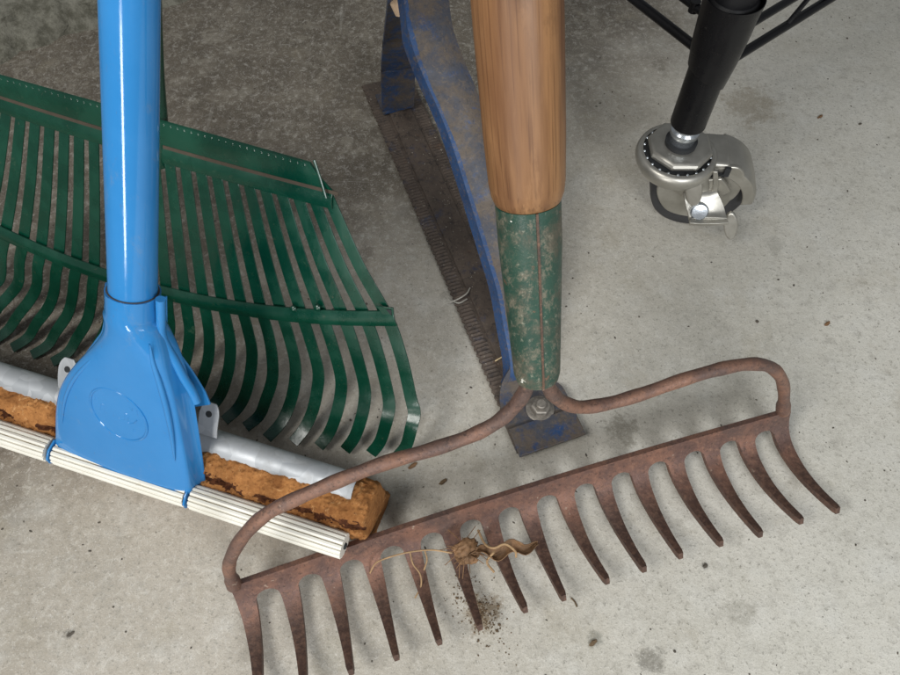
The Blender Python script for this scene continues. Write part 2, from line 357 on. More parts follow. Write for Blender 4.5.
# ------------------------------------------------------------------ floor
def floor():
    bm = B(); x0, x1, y0, y1 = -1.6, 1.6, -0.9, 2.0
    bmesh.ops.create_grid(bm, x_segments=60, y_segments=60, size=1)
    for v in bm.verts:
        v.co.x = x0 + (v.co.x + 1) / 2 * (x1 - x0); v.co.y = y0 + (v.co.y + 1) / 2 * (y1 - y0)
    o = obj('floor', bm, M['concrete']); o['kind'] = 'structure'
floor()
def kerb():
    """low footing across the back corner: rough broken face, smooth top"""
    E0, E1 = atz(-80, 84, 0), atz(175, 8, 0)
    d = (E1 - E0).normalized(); n = Vector((-d.y, d.x, 0))
    p0 = E0 - d * .9; L = (E1 - E0).length + 1.9
    bm = B(); nu = 420; rows = [(0, -.01), (.004, .004), (.012, .012), (.022, .020), (.032, .028), (.042, .035), (.052, .040), (.062, .043), (.075, .0445), (.10, .045), (.4, .045), (.9, .045)]
    from mathutils import noise as mn
    g = []
    for i in range(nu + 1):
        r = []
        for k, (a, z) in enumerate(rows):
            p = p0 + d * (L * i / nu)
            amp = .011 if k in (1, 2, 3, 4, 5, 6) else .007 if k in (7, 8) else .0008
            q = Vector((p.x * 34, p.y * 34, k * .9)); nz = mn.noise(q) + .6 * mn.noise(q * 2.7)
            wob = .012 * mn.noise(Vector((i * .03, 0, 5)))
            r.append(bm.verts.new(p + n * (a + wob + (amp * nz if k else 0)) + Vector((0, 0, z + (amp * .7 * mn.noise(q * 1.7 + Vector((9, 0, 0))) if 0 < k < 9 else 0)))))
        g.append(r)
    for i in range(nu):
        for k in range(len(rows) - 1): bm.faces.new((g[i][k], g[i + 1][k], g[i + 1][k + 1], g[i][k + 1]))
    s = NT('rough_footing_concrete')
    a = s.noise(60, 6, .75); b = s.noise(300, 5, .75); X, Y, Z = s.xyz()
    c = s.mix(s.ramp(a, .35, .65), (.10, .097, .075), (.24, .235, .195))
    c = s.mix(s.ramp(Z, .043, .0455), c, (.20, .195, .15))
    c = s.mix(s.ramp(b, .55, .7, 0, .6), c, (.08, .075, .06))
    s.out(c, .85, 0, s.bump(s.math('ADD', a, b), .6, .002), spec=.3)
    o = obj('concrete_footing', bm, s.m, base=tuple(E0), angle=60)
    o['label'] = 'low rough-edged concrete footing with smooth top across the back left corner of the floor'; o['category'] = 'footing'
kerb()

# ------------------------------------------------------------------ rusty bow rake
def bow_rake():
    zb = .030
    Lp, Rp = atz(236, 583, zb), atz(784, 411, zb)
    b = (Rp - Lp).normalized(); g = Vector((b.y, -b.x, 0)); LB = (Rp - Lp).length
    root = thing('bow_rake', 'rusty bow rake with a worn wooden handle, green painted socket and fifteen curved tines', 'rake', (Lp + Rp) / 2 * Vector((1, 1, 0)) if False else Vector(((Lp.x + Rp.x) / 2, (Lp.y + Rp.y) / 2, 0)))
    prof = spline([(0, .030, 0), (.0045, .0205, 0), (.0115, .0125, 0), (.0225, .0085, 0), (.040, .0095, 0), (.058, .0160, 0), (.0765, .0265, 0)], 12)
    cum = [0]
    for p, q in zip(prof, prof[1:]): cum.append(cum[-1] + (q - p).length)
    TOT = cum[-1]
    def P(v):
        v = max(0, min(v, TOT * .9999))
        for i in range(len(cum) - 1):
            if cum[i + 1] >= v:
                t = (v - cum[i]) / (cum[i + 1] - cum[i]); p = prof[i].lerp(prof[i + 1], t); d = (prof[i + 1] - prof[i]).normalized(); break
        return p, Vector((-d.y, d.x))   # normal in (g,z), towards the viewer/up
    def W(u, v, side, th=.0042):
        p, n = P(v)
        q = Lp + b * u + g * (p.x - .0036 * math.sin(math.pi * max(0, min(1, u / LB)))); q.z = p.y
        if n.y < 0 : n = -n
        off = th / 2 * side
        return q + g * n.x * off + Vector((0, 0, n.y * off))
    NT_ = 15; inset = .0035; ow = .0058; sp = (LB + .004 - 2 * inset) / (NT_ - 1); gw = sp * .57; r = gw / 2; v0 = .0128; v1 = v0 + r
    xs = [-.002 + inset + sp * k for k in range(NT_)]
    cols = [(-.003, v1 * .9)]
    for k in range(NT_):
        hw = sp / 2 - r
        a = xs[k] - (hw if k else ow); c = xs[k] + (hw if k < NT_ - 1 else ow)
        cols += [(a, v1), ((a + c) / 2, v1), (c, v1)]
        if k < NT_ - 1:
            uc = xs[k] + sp / 2
            for j in range(1, 12):
                th = math.pi * j / 12; cols.append((uc - r * math.cos(th), v0 + r - r * math.sin(th)))
    cols = cols[1:]
    bm = B(); NR = 5; grid = []
    for u, vl in cols:
        grid.append(([bm.verts.new(W(u, vl * j / NR, 1)) for j in range(NR + 1)], [bm.verts.new(W(u, vl * j / NR, -1)) for j in range(NR + 1)]))
    for (f0, b0), (f1, b1) in zip(grid, grid[1:]):
        for j in range(NR):
            bm.faces.new((f0[j], f1[j], f1[j + 1], f0[j + 1])); bm.faces.new((b0[j], b0[j + 1], b1[j + 1], b1[j]))
        bm.faces.new((f0[0], b0[0], b1[0], f1[0])); bm.faces.new((f0[-1], f1[-1], b1[-1], b0[-1]))
    for f0, b0 in (grid[0], grid[-1]):
        for j in range(NR): bm.faces.new((f0[j], f0[j + 1], b0[j + 1], b0[j]))
    rk = m_rust('rusted_rake_steel', (.225, .115, .080), 2., g)
    obj('head_bar', bm, rk, root, angle=50)
    for k in range(NT_):
        bm = B(); rings = []; hw = sp / 2 - r
        a0 = -hw if k else -ow; a1 = hw if k < NT_ - 1 else ow
        n = 22; vend = TOT * (1 - random.uniform(0, .035)); bend = random.uniform(-.0019, .0019)
        for i in range(n + 1):
            t = i / n; v = v1 + (vend - v1) * t
            tap = (1 - t) ** 1.9; we = .0036 - .0014 * t; w0 = we + (abs(a0) - we) * tap; w1 = we + (abs(a1) - we) * tap
            if i == n: w0 *= .7; w1 *= .7
            th = .0042 + .0010 * t; cc = bend * t * t
            rings.append([W(xs[k] + cc - w0, v, 1, th), W(xs[k] + cc, v, 1, th + .0012 * min(1, t * 4)), W(xs[k] + cc + w1, v, 1, th), W(xs[k] + cc + w1, v, -1, th), W(xs[k] + cc - w0, v, -1, th)])
        loft(bm, rings); obj('tine', bm, rk, root, angle=40)
    # handle line
    u = Vector((-.110, .41, .905)).normalized()
    F0 = Vector((.0452, .1728, .18)); F1 = F0 + u * .1
    pn = b.cross((F0 - Lp).normalized()).normalized()
    def rod(px): return spline([onp(x, y, Lp + b * .001, pn) for x, y in px], 6)
    lt = [F0 + u * .02 - b * .005] + rod([(529, 378), (524, 393), (512, 409), (494, 424), (468, 437), (430, 450), (385, 463), (340, 480), (300, 497), (268, 513), (246, 533), (233, 553), (229, 569), (234, 585)])
    rt = [F0 + u * .02 + b * .005] + rod([(545, 378), (550, 390), (561, 401), (579, 407), (606, 404), (642, 394), (682, 380), (720, 369), (750, 364), (770, 367), (781, 378), (784, 393), (783, 411)])
    rodmat = m_rust('worn_rusted_rod', (.235, .125, .085), 7.)
    for path in (lt, rt):
        bm = B(); n = len(path)
        rad = [.0041 + .0004 * math.sin(i * .9) * .5 + (.0008 if i > n - 4 else 0) for i in range(n)]
        tube(bm, path, rad, 16, jitter=.015); obj('bow_rod', bm, rodmat, root)
    bm = B(); prf = []
    for i in range(25):
        t = i / 24; rr = .0118 + (.0146 - .0118) * min(1, t * 1.25)
        if t < .04: rr *= .93
        prf.append(rr)
    tube(bm, [F0 + u * .1 * i / 24 for i in range(25)], prf, 40)
    fer = obj('socket', bm, M['ferrule'], root)
    fwd = (CC - (F0 + F1) / 2); fwd = (fwd - u * fwd.dot(u)).normalized(); rgt = u.cross(fwd)
    if rgt.x < 0: rgt = -rgt
    sd = (fwd * .97 + rgt * .24).normalized()
    bm = B(); strip(bm, [F0 + u * (.1 * t) + sd * (prf[int(t * 24)] + .0001) for t in [i / 24 for i in range(25)]], sd.cross(u), .0011, .0008)
    obj('seam', bm, m_rust('rust_seam', (.13, .075, .048), 5.), fer, label='rusty seam of the socket')
    # wooden handle
    wood, s = m_wood('worn_handle_wood', u, (.275, .140, .058), (.125, .054, .021), .38)
    bm = B(); pts, rads = [], []
    for t, rr in ((-.0015, .0120), (.0005, .0148), (.004, .0160), (.009, .01665), (.03, .0172), (.07, .0175), (.12, .0175), (.3, .0178), (1.0, .0180)):
        pts.append(F1 + u * t); rads.append(rr)
    tube(bm, pts, rads, 48); obj('handle', bm, wood, root, angle=70)
    return Lp, b, g, W, xs, u, F0
RL, Rb, Rg, RW, Rxs, Ru, RF0 = bow_rake()

# ------------------------------------------------------------------ sponge mop
def mop():
    ZR = .042
    A, Bp = atz(0, 433, ZR), atz(340, 544.5, ZR)
    a = Vector((Bp.x - A.x, Bp.y - A.y, 0)).normalized(); n = Vector((a.y, -a.x, 0))
    A.z = 0
    root = thing('sponge_mop', 'bright blue sponge mop with white ribbed rollers and a torn orange sponge', 'mop', A + a * .12)
    def L(s, m, z): return A + a * s + n * m + Vector((0, 0, z))
    def loc(p): q = p - A; return q.dot(a), q.dot(n), p.z
    # rollers, ribbed
    def roller(s0, s1, m, z, name='roller'):
        bm = B(); K = 14; prof = []
        for k in range(K):
            for j, rr in ((.06, .0072), (.14, .0083), (.5, .0087), (.86, .0083), (.94, .0072)):
                th = 2 * math.pi * (k + j) / K; prof.append((math.cos(th) * rr, math.sin(th) * rr))
        N = 14; rings = []
        for i in range(N + 1):
            sc = .985 if i in (0, N) else 1; s = s0 + (s1 - s0) * (i / N if 0 < i < N else (0 if i == 0 else 1))
            rings.append([L(s, m + x * sc, z + y * sc) for x, y in prof])
        loft(bm, rings); r = obj(name, bm, M['plastic'], root, angle=30)
        r.data.materials.append(M['groove'])
        nq = len(prof)
        for p in r.data.polygons:
            if p.index < N * nq and (p.index % nq) % 5 == 4: p.material_index = 1
        bm = B(); disc(bm, L(s1 + .0002, m, z), a, [(.0022, -.001), (.0022, .0006), (.0018, .0010)], 20); obj('end_pin', bm, M['hole'], r)
    s_l0 = -.10; sL = loc(atz(50, 452, ZR))[0]; sM0 = loc(atz(57, 455, ZR))[0]; sM1 = loc(atz(187, 498, ZR))[0]; sR0 = loc(atz(193, 499, ZR))[0]; sR1 = loc(atz(345, 545, ZR))[0]
    for m in (0,):
        for q0, q1 in ((s_l0, sL), (sM0, sM1), (sR0, sR1)): roller(q0, q1, m, ZR)
    # sponge: rounded, pitted block running under the channel
    from mathutils import noise as mn
    sEnd = loc(atz(380, 500, .035))[0]; s0 = -.14
    sec = [(-.020, .001), (-.016, .014), (-.009, .028), (-.0085, .044), (-.012, .0525), (-.018, .0585), (-.024, .061), (-.034, .061), (-.042, .056), (-.046, .045), (-.047, .03), (-.050, .014), (-.054, .001), (-.025, .0005)]
    dens = []
    for i in range(len(sec)):
        p, q = sec[i], sec[(i + 1) % len(sec)]
        for j in range(9): dens.append((p[0] + (q[0] - p[0]) * j / 9, p[1] + (q[1] - p[1]) * j / 9))
    cx, cz = -.025, .03
    bm = B(); NU = 520; rings = []
    for i in range(NU + 1):
        s = s0 + (sEnd - s0) * i / NU; e = (sEnd - s); sh = 1.0
        if e < .006: sh = .86 + .14 * math.sqrt(max(0, 1 - ((.006 - e) / .006) ** 2))
        rg = []
        for (x, z) in dens:
            q = Vector((s * 90, x * 90, z * 90)); nz = .0016 * mn.noise(q) + .0014 * mn.noise(q * 2.6) + .0011 * mn.noise(q * 6) - .0016 * max(0, mn.noise(q * 3.4 + Vector((5, 5, 5))) - .25)
            crack = 0
            if x > -.022 and z > .036:    # long torn hollow along the front shoulder
                wv = .049 + .0035 * mn.noise(Vector((s * 22, 0, 2)))
                prs = max(0, min(1, (mn.noise(Vector((s * 30, 4, 1))) + .34) * 3))
                crack = -.0058 * prs * math.exp(-((z - wv) / .0032) ** 2) * (1 + .8 * mn.noise(Vector((s * 160, z * 160, 3))))
            dx, dz = x - cx, z - cz; ln = math.hypot(dx, dz); k = sh * (1 + (nz + crack) / ln)
            rg.append(L(s + (.0016 * mn.noise(Vector((x * 120, z * 120, 8))) if e < .01 else 0), cx + dx * k, max(.0006, cz + dz * k)))
        rings.append(rg)
    loft(bm, rings)
    sp = obj('sponge', bm, M['sponge'], root, angle=80)
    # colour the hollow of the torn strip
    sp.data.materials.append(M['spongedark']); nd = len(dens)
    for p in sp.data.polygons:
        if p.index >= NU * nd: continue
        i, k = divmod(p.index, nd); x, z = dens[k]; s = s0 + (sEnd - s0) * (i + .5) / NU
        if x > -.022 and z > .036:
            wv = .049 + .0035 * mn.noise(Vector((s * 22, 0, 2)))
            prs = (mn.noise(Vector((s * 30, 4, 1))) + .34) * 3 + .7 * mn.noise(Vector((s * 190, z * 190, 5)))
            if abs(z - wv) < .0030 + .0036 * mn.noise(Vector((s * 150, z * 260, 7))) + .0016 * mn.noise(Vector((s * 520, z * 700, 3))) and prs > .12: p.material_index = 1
    # galvanised channel
    c1 = loc(atz(270, 457, .066)); mC = c1[1]; sC = loc(atz(354, 489, .062))[0]
    bm = B(); rings = []
    arc = [(mC + .0098 * math.cos(t), .0565 + .0086 * math.sin(t)) for t in [math.radians(-8 + 196 * k / 16) for k in range(17)]]
    inn = [(mC + .0088 * math.cos(t), .0565 + .0076 * math.sin(t)) for t in [math.radians(-8 + 196 * k / 16) for k in range(17)]][::-1]
    loft(bm, [[L(s, x, z) for x, z in arc + inn] for s in (-.13, 0, .1, .2, sC)])
    ch = obj('channel', bm, M['galv'], root, angle=40)
    # ears of the channel clamp
    for (ex, ey, nm) in ((65, 371, 0), (207, 416, 1)):
        p = atz(ex, ey, .080); s, m, z = loc(p)
        bm = B(); path = spline([L(s, m + .008, .066), L(s, m + .005, .0705), L(s, m + .002, .074), L(s, m - .0015, .0775), L(s, m - .005, .0805), L(s, m - .0085, .0830)], 4)
        k = len(path); wd = [.0140 if i < k * .55 else .0140 * math.sqrt(max(.02, 1 - ((i - k * .55) / (k * .46)) ** 2)) for i in range(k)]
        strip(bm, path, a, wd, .0014, 0, 2); ear = obj('clamp_ear', bm, M['galv'], root, bevel=.0003)
        ax = (path[-1] - path[-6]).cross(a).normalized()
        if ax.dot(n) < 0: ax = -ax
        hc = path[int(k * .62)]
        bm = B(); disc(bm, hc, ax, [(.0022, -.0011), (.0022, .00095)], 20); obj('screw_hole', bm, M['hole'], ear)
    # blue tube
    T0, = (atz(133, 290, .187),); T1 = atz(129.5, 0, .318)
    d = (T1 - T0).normalized()
    bm = B(); pts = [T0 - d * .01, T0 + d * .1, T1, T0 + d * 1.0]; tube(bm, pts, .0127, 48); obj('handle', bm, M['blue'], root)
    # head shell: front plane through bottom edge and collar
    P0, P1 = atz(53, 447, .048), atz(189, 496, .048)
    fw = (CC - T0); fw = (fw - d * fw.dot(d)).normalized()
    Tn = T0 + fw * .0148
    pn = (P1 - P0).cross(Tn - (P0 + P1) / 2).normalized()
    if pn.dot(CC - P0) < 0: pn = -pn
    levels = [((107, 290), (157.5, 299), 1.0), ((107.5, 308), (158, 316), 1.0), ((108, 324), (158, 331), .95), ((102, 339), (157.5, 346), .6), ((90, 350), (160, 362), .3), ((79, 360), (164, 378), .12),
              ((69, 371), (169, 394), .04), ((60, 385), (174, 413), 0), ((55, 399), (179, 438), 0), ((53, 418), (184, 464), 0), ((53, 434), (187, 482), 0), ((53, 447), (189, 496), 0)]
    fl = [onp(*l[0], P0, pn) for l in levels]; fr = [onp(*l[1], P0, pn) for l in levels]; rd = [l[2] for l in levels]
    sub = 6
    FL, FR = spline(fl, sub), spline(fr, sub)
    RD = [x.x for x in spline([(r, 0, 0) for r in rd], sub)]
    xa = (FR[-1] - FL[-1]).normalized()
    bm = B(); rings = []; K = 40
    for i in range(len(FL)):
        l, r = FL[i], FR[i]; c = (l + r) / 2; hw = (r - l).length / 2; xd = (r - l).normalized(); k = max(0, min(1, RD[i])); ring = []
        dep = .014 + (.0075 - .014) * (1 - k)       # half depth
        e = 2 / (2 + 5 * (1 - k))
        for j in range(K):
            t = 2 * math.pi * j / K; cs, sn = math.cos(t), math.sin(t)
            x = math.copysign(abs(cs) ** e, cs) * (hw + .0005); y = math.copysign(abs(sn) ** e, sn) * dep
            y -= dep
            if sn < 0 and cs > 0: x += (1 - k) * .0105 * abs(sn)          # flank opens towards the back on the right
            dome = .0022 * (1 - (x / hw) ** 2) * (1 - k) * (1 if sn > 0 else 0) if abs(x) < hw else 0
            ring.append(c + xd * x + pn * (y + dome))
        if k > 0:
            sd = (c - T0).dot(d); ac = T0 + d * (0 if i == 0 else min(0, sd)); xr = (xd - d * xd.dot(d)).normalized(); yr = d.cross(xr).normalized()
            if yr.dot(fw) < 0: yr = -yr
            rw = .0144 if k > .95 else hw
            ring = [q.lerp(ac + xr * math.cos(2 * math.pi * j / K) * rw + yr * math.sin(2 * math.pi * j / K) * .0144, min(1, k * 1.02)) for j, q in enumerate(ring)]
        rings.append(ring)
    loft(bm, rings); hd = obj('head_housing', bm, M['blue'], root, angle=60)
    # rim of the collar
    bm = B(); disc(bm, T0 + d * .0, d, [(.0127, -.0008), (.0138, -.0008), (.0136, .0001), (.0127, .0003)], 40)
    obj('collar_rim', bm, M['grit'] if False else m_simple('grimy_collar_gap', (.06, .055, .05), .7), hd)
    # raised bead just inside the front's right corner, softer one on the left
    for side, px in ((1, [(150, 345), (153, 362), (160, 384), (167, 410), (172, 436), (175, 462)]), (0, [(102, 350), (86, 365), (73, 381), (65, 400), (62, 424)])):
        bm = B(); path = spline([onp(x, y, P0 + pn * .0006, pn) for x, y in px], 6); m = len(path)
        tube(bm, path, [(.0019 if side else .0012) * math.sin(math.pi * min(1, max(.03, i / (m - 1)))) ** .6 for i in range(m)], 12); obj('crease', bm, M['blue'], hd)
    # pressed round emblem with faint lettering
    yc = onp(120.5, 413, P0, pn); yd = pn.cross(xa).normalized()
    if yd.z < 0: yd = -yd
    bm = B(); ring = [yc + pn * .0017 + xa * math.cos(t) * .0195 + yd * math.sin(t) * .0215 for t in [2 * math.pi * k / 64 for k in range(64)]]
    tube(bm, ring + [ring[0], ring[1]], .0008, 8); em = obj('emblem_ring', bm, M['blue'], hd)
    bm = B(); rr = random.Random(3)
    for (row, cnt, h, arcd) in ((.011, 9, .0042, .0), (.0, 0, .006, 0), (-.011, 6, .0042, 0)):
        for k in range(cnt):
            x = (k - (cnt - 1) / 2) * .0036; y = row + (-.00009 / .0036 * 0 - (x * x) * 14 * (1 if row > 0 else -1)) * 1
            base = yc + pn * .00155 + xa * x + yd * y
            st = rr.choice([[(0, -1), (0, 1)], [(-1, -1), (0, 1), (1, -1)], [(1, 1), (-1, 1), (-1, -1), (1, -1)], [(-1, -1), (-1, 1), (1, 0), (-1, 0)], [(-1, 1), (0, -1), (1, 1)]])
            tube(bm, [base + xa * p * .0010 + yd * q * h * .42 for p, q in st], .00035, 6)
    script = [(-.013, -.001), (-.011, .005), (-.009, .004), (-.010, -.003), (-.006, -.004), (-.004, .002), (-.006, .003), (-.005, -.003), (-.001, -.003), (.001, .002), (.0, -.003), (.004, -.002), (.005, .004), (.007, .002), (.006, -.004), (.010, -.003), (.013, .001)]
    tube(bm, spline([yc + pn * .0017 + xa * x + yd * y for x, y in script], 5), .00042, 6)
    obj('emblem_relief', bm, M['blue'], hd)
    # brown scuff rubbed across the lower face
    for px in ([(74, 436), (96, 444), (118, 449), (142, 457), (164, 463)],):
        bm = B(); path = spline([onp(x, y, P0 + pn * .00035, pn) for x, y in px], 6); strip(bm, path, yd, [.0003 + .0007 * abs(math.sin(i * 1.3)) for i in range(len(path))], .0001, out=pn)
        obj('scuff', bm, m_simple('rubbed_grime', (.11, .135, .17), .7, 0, .5, 400), hd)
    # end brackets of the shell reaching down round the roller
    for s, px in ((sM0 - .0016, 0), (sM1 + .0022, 1)):
        bm = B(); o2 = [(-.012, .044), (-.005, .0505), (.003, .050), (.0082, .046), (.0088, .041), (.0065, .0365), (.001, .034), (-.006, .037)]
        plate(bm, [L(s, x, z) for x, z in o2], a, .0014); br = obj('roller_bracket', bm, M['blue'], root, bevel=.0003)
        bm = B(); disc(bm, L(s, .0, ZR), a, [(.0016, -.0004), (.0016, .0010), (.0008, .0014)], 16); obj('pin', bm, M['hole'], br)
    # rear shell, seen past the front one
    q = -pn * .024
    px = [(105, 283), (108, 283), (109, 330), (156, 330), (158, 297), (166, 297), (166.5, 333), (176, 350), (192, 372), (205, 393), (210, 405), (196, 407), (150, 415), (70, 402), (75, 375), (92, 350), (106, 330)]
    bm = B(); plate(bm, [onp(x, y, P0 + q, pn) for x, y in px], pn, .0015); rs = obj('rear_shell', bm, M['blue'], root, bevel=.0004)
    # rolled flange lip of the rear shell
    for pxs, rr in (([(160.5, 299), (161, 318), (161.5, 334), (167, 347), (175, 361), (184, 378), (192, 391), (197, 402)], .0027), ([(108, 284), (107, 310), (105, 330), (98, 341), (89, 353), (81, 366), (76, 376)], .0016)):
        bm = B(); path = spline([onp(x, y, P0 - pn * .010, pn) for x, y in pxs], 5); tube(bm, path, rr, 14); obj('flange_lip', bm, M['blue'], rs)
mop()

# ------------------------------------------------------------------ green leaf rake
def leaf_rake():
    TH = math.radians(26); n0 = Vector((-.342, -.94, 0)).normalized()
    v = n0 * math.sin(TH) + Vector((0, 0, -math.cos(TH))); b = Vector((-n0.y, n0.x, 0)) * 1
    if b.x < 0: b = -b
    N = b.cross(v).normalized()
    if N.dot(n0) < 0: N = -N
    p = atz(413, 398, .050); O = onp(167, 297, p, N)
    root = thing('leaf_rake', 'green metal leaf rake with a fan of flat spring tines hooked at the tips', 'rake', Vector((O.x, O.y, 0)))
    def W(x, t, h=0): return O + b * x + v * t + N * h
    def wt(px, py): q = onp(px, py, p, N) - O; return q.dot(b), q.dot(v)
    NTN = 23
    topx, topt = wt(328, 207); brx = .1706; ct = wt(157, 160)[1]
    cap_t = wt(158, 117)[1]
    tB = lambda u: -.005 - .013 * u - .025 * u * u
    for k in range(NTN):
        u = -1 + 2 * k / (NTN - 1)
        T = (topx * u, ct + (topt - ct) * u * u); Bq = (brx * u, tB(u))
        xe = Bq[0] * (1.11 + .04 * max(0, u)); te = .026 - .008 * u; xm = .205 * u - .006 + .003 * max(0, u - .7) / .3; tm = .064 - .027 * u * u if u > 0 else .064 - .012 * u * u
        xt = .211 * u - .017; tt = .081 - .009 * max(0, u); ht = .024 - .018 * max(0, u - .65) / .35
        j = random.uniform(-.0008, .0008)
        if k == 17: ht += .004
        pts = [W(T[0], T[1] - .008, .001), W(T[0] + (Bq[0] - T[0]) * .5, (T[1] + Bq[1]) / 2, .0005), W(*Bq, 0), W((Bq[0] + xe) / 2 + .0015 * u, (Bq[1] + te) / 2, 0), W(xe + j, te, .0005), W((xe + xm) / 2 + .0015, (te + tm) / 2 , .0035), W(xm + j, tm, .009), W((xm + xt) / 2 + .0015, (tm + tt) / 2 + .002, .009 + (ht - .009) * .42), W(xt + j, tt, ht)]
        path = spline(pts, 5)
        path = [Vector((q.x, q.y, max(q.z, .0014))) for q in path]
        m = len(path); wd = [.0076 + .0018 * min(1, i / (m * .25)) - .0012 * max(0, i / m - .5) for i in range(m)]
        wds = [b] * m
        bm = B(); strip(bm, path, wds, wd, .0010, .00015, 2, out=N); obj('tine', bm, M['green'], root, bevel=.0002, seg=1, angle=40)
    # solid apron where the tines leave the band
    def bandline(t0f, h, n=24, u0=-1.03, u1=1.03): return [W(topx * (u0 + (u1 - u0) * i / n), t0f(u0 + (u1 - u0) * i / n), h) for i in range(n + 1)]
    bm = B(); strip(bm, bandline(lambda u: ct - .006 + (topt - ct) * u * u, .0020), [v] * 25, .011, .0014, .0010, 3, out=N); obj('apron', bm, M['green'], root, bevel=.0003)
    # top band: a plate leaning a little forward, ends cut aslant
    lowf = lambda u: ct - .0135 + (topt - ct) * u * u
    upf = lambda u: cap_t + .004 * u * u * 0
    bm = B(); rings = []
    nn = 40
    for i in range(nn + 1):
        u = -1 + 2 * i / nn; cut = 1.0
        xl = topx * u * 1.03; xu = (wt(314, 160)[0] if u > 0 else -wt(314, 160)[0]) * abs(u)
        lo, up = W(xl, lowf(u), .0035), W(xu, upf(u), .0055)
        md = (lo + up) / 2 + N * .0012
        t = .0011
        rings.append([lo, md, up - v * .0, up - N * t - v * .0009, up - N * (t * 2) , md - N * t, lo - N * t])
    loft(bm, rings); bd = obj('top_band', bm, M['green'], root, angle=30)
    # pressed ticks along the top crease
    bm = B()
    for i in range(46):
        u = -.97 + 1.94 * i / 45; xu = wt(314, 160)[0] * u
        disc(bm, W(xu, upf(u) + .0018, .0054), N, [(.0012, -.001), (.0010, .0002), (.0004, .0005)], 8)
    obj('pressed_ticks', bm, M['green'], bd)
    # slanted hem at the right end of the band, folded strip under it
    bm = B(); path = spline([onp(314, 160, p + N * .006, N), onp(320, 178, p + N * .006, N), onp(326, 198, p + N * .006, N)], 5)
    tube(bm, path, .0009, 10); obj('hem', bm, M['green'], bd)
    bm = B(); strip(bm, bandline(lambda u: ct - .0118 + (topt - ct) * u * u, .0026, 24, -1.06, 1.06), [v] * 25, .0024, .0006, 0, 1, out=N); obj('fold_gap', bm, m_simple('rusty_fold', (.06, .045, .03), .8), bd, label='grimy fold line below the band')
    # cross brace following the fan
    bp = [W(brx * u, tB(u), .0024) for u in [-1.04 + 2.08 * i / 40 for i in range(41)]]
    bm = B(); strip(bm, bp, [v] * 41, [.0115] * 41, .0015, .0016, 4, out=N); br = obj('cross_brace', bm, M['green'], root, bevel=.0003)
    # folded corner tab sticking out at the right end
    e0, e1, e2, e3, e4 = [onp(x, y, p + N * .004, N) for x, y in ((376, 306), (393, 308), (394, 321), (388, 322), (372, 313))]
    bm = B(); plate(bm, [e0, e1, e2, e3], N, .0012); obj('end_tab', bm, M['green'], br, bevel=.0002)
    bm = B(); plate(bm, [onp(x, y, p + N * .0045, N) for x, y in ((386, 309.5), (391, 310), (391.5, 316))], N, .001); obj('tab_gap', bm, M['hole'], br)
    for px, py in ((293, 309), (317, 308)):
        c = onp(px, py, p + N * .0045, N); bm = B(); disc(bm, c, N, [(.0024, -.001), (.0024, .0004), (.0016, .0011), (.0003, .0014)], 16); obj('rivet', bm, M['green'], br)
    # socket and handle
    up = -v
    s0 = onp(150, 122, p + N * .004, N); s1 = onp(146, 0, p + N * .004, N); dd = (s1 - s0).normalized()
    bm = B(); pts = [s0 - dd * .03, s0 - dd * .004, s0 + dd * .01, s0 + dd * .03, s0 + dd * .06, s0 + dd * .12]
    tube(bm, [q - N * .004 for q in pts], [.008, .0088, .0078, .0068, .0062, .0062], 28); obj('socket', bm, M['green'], root)
    wm, _ = m_wood('pale_handle_wood', dd, (.5, .33, .18), (.4, .25, .13), .45)
    bm = B(); tube(bm, [s0 + dd * .11, s0 + dd * .9], .0062, 24); obj('handle', bm, wm, root)
leaf_rake()

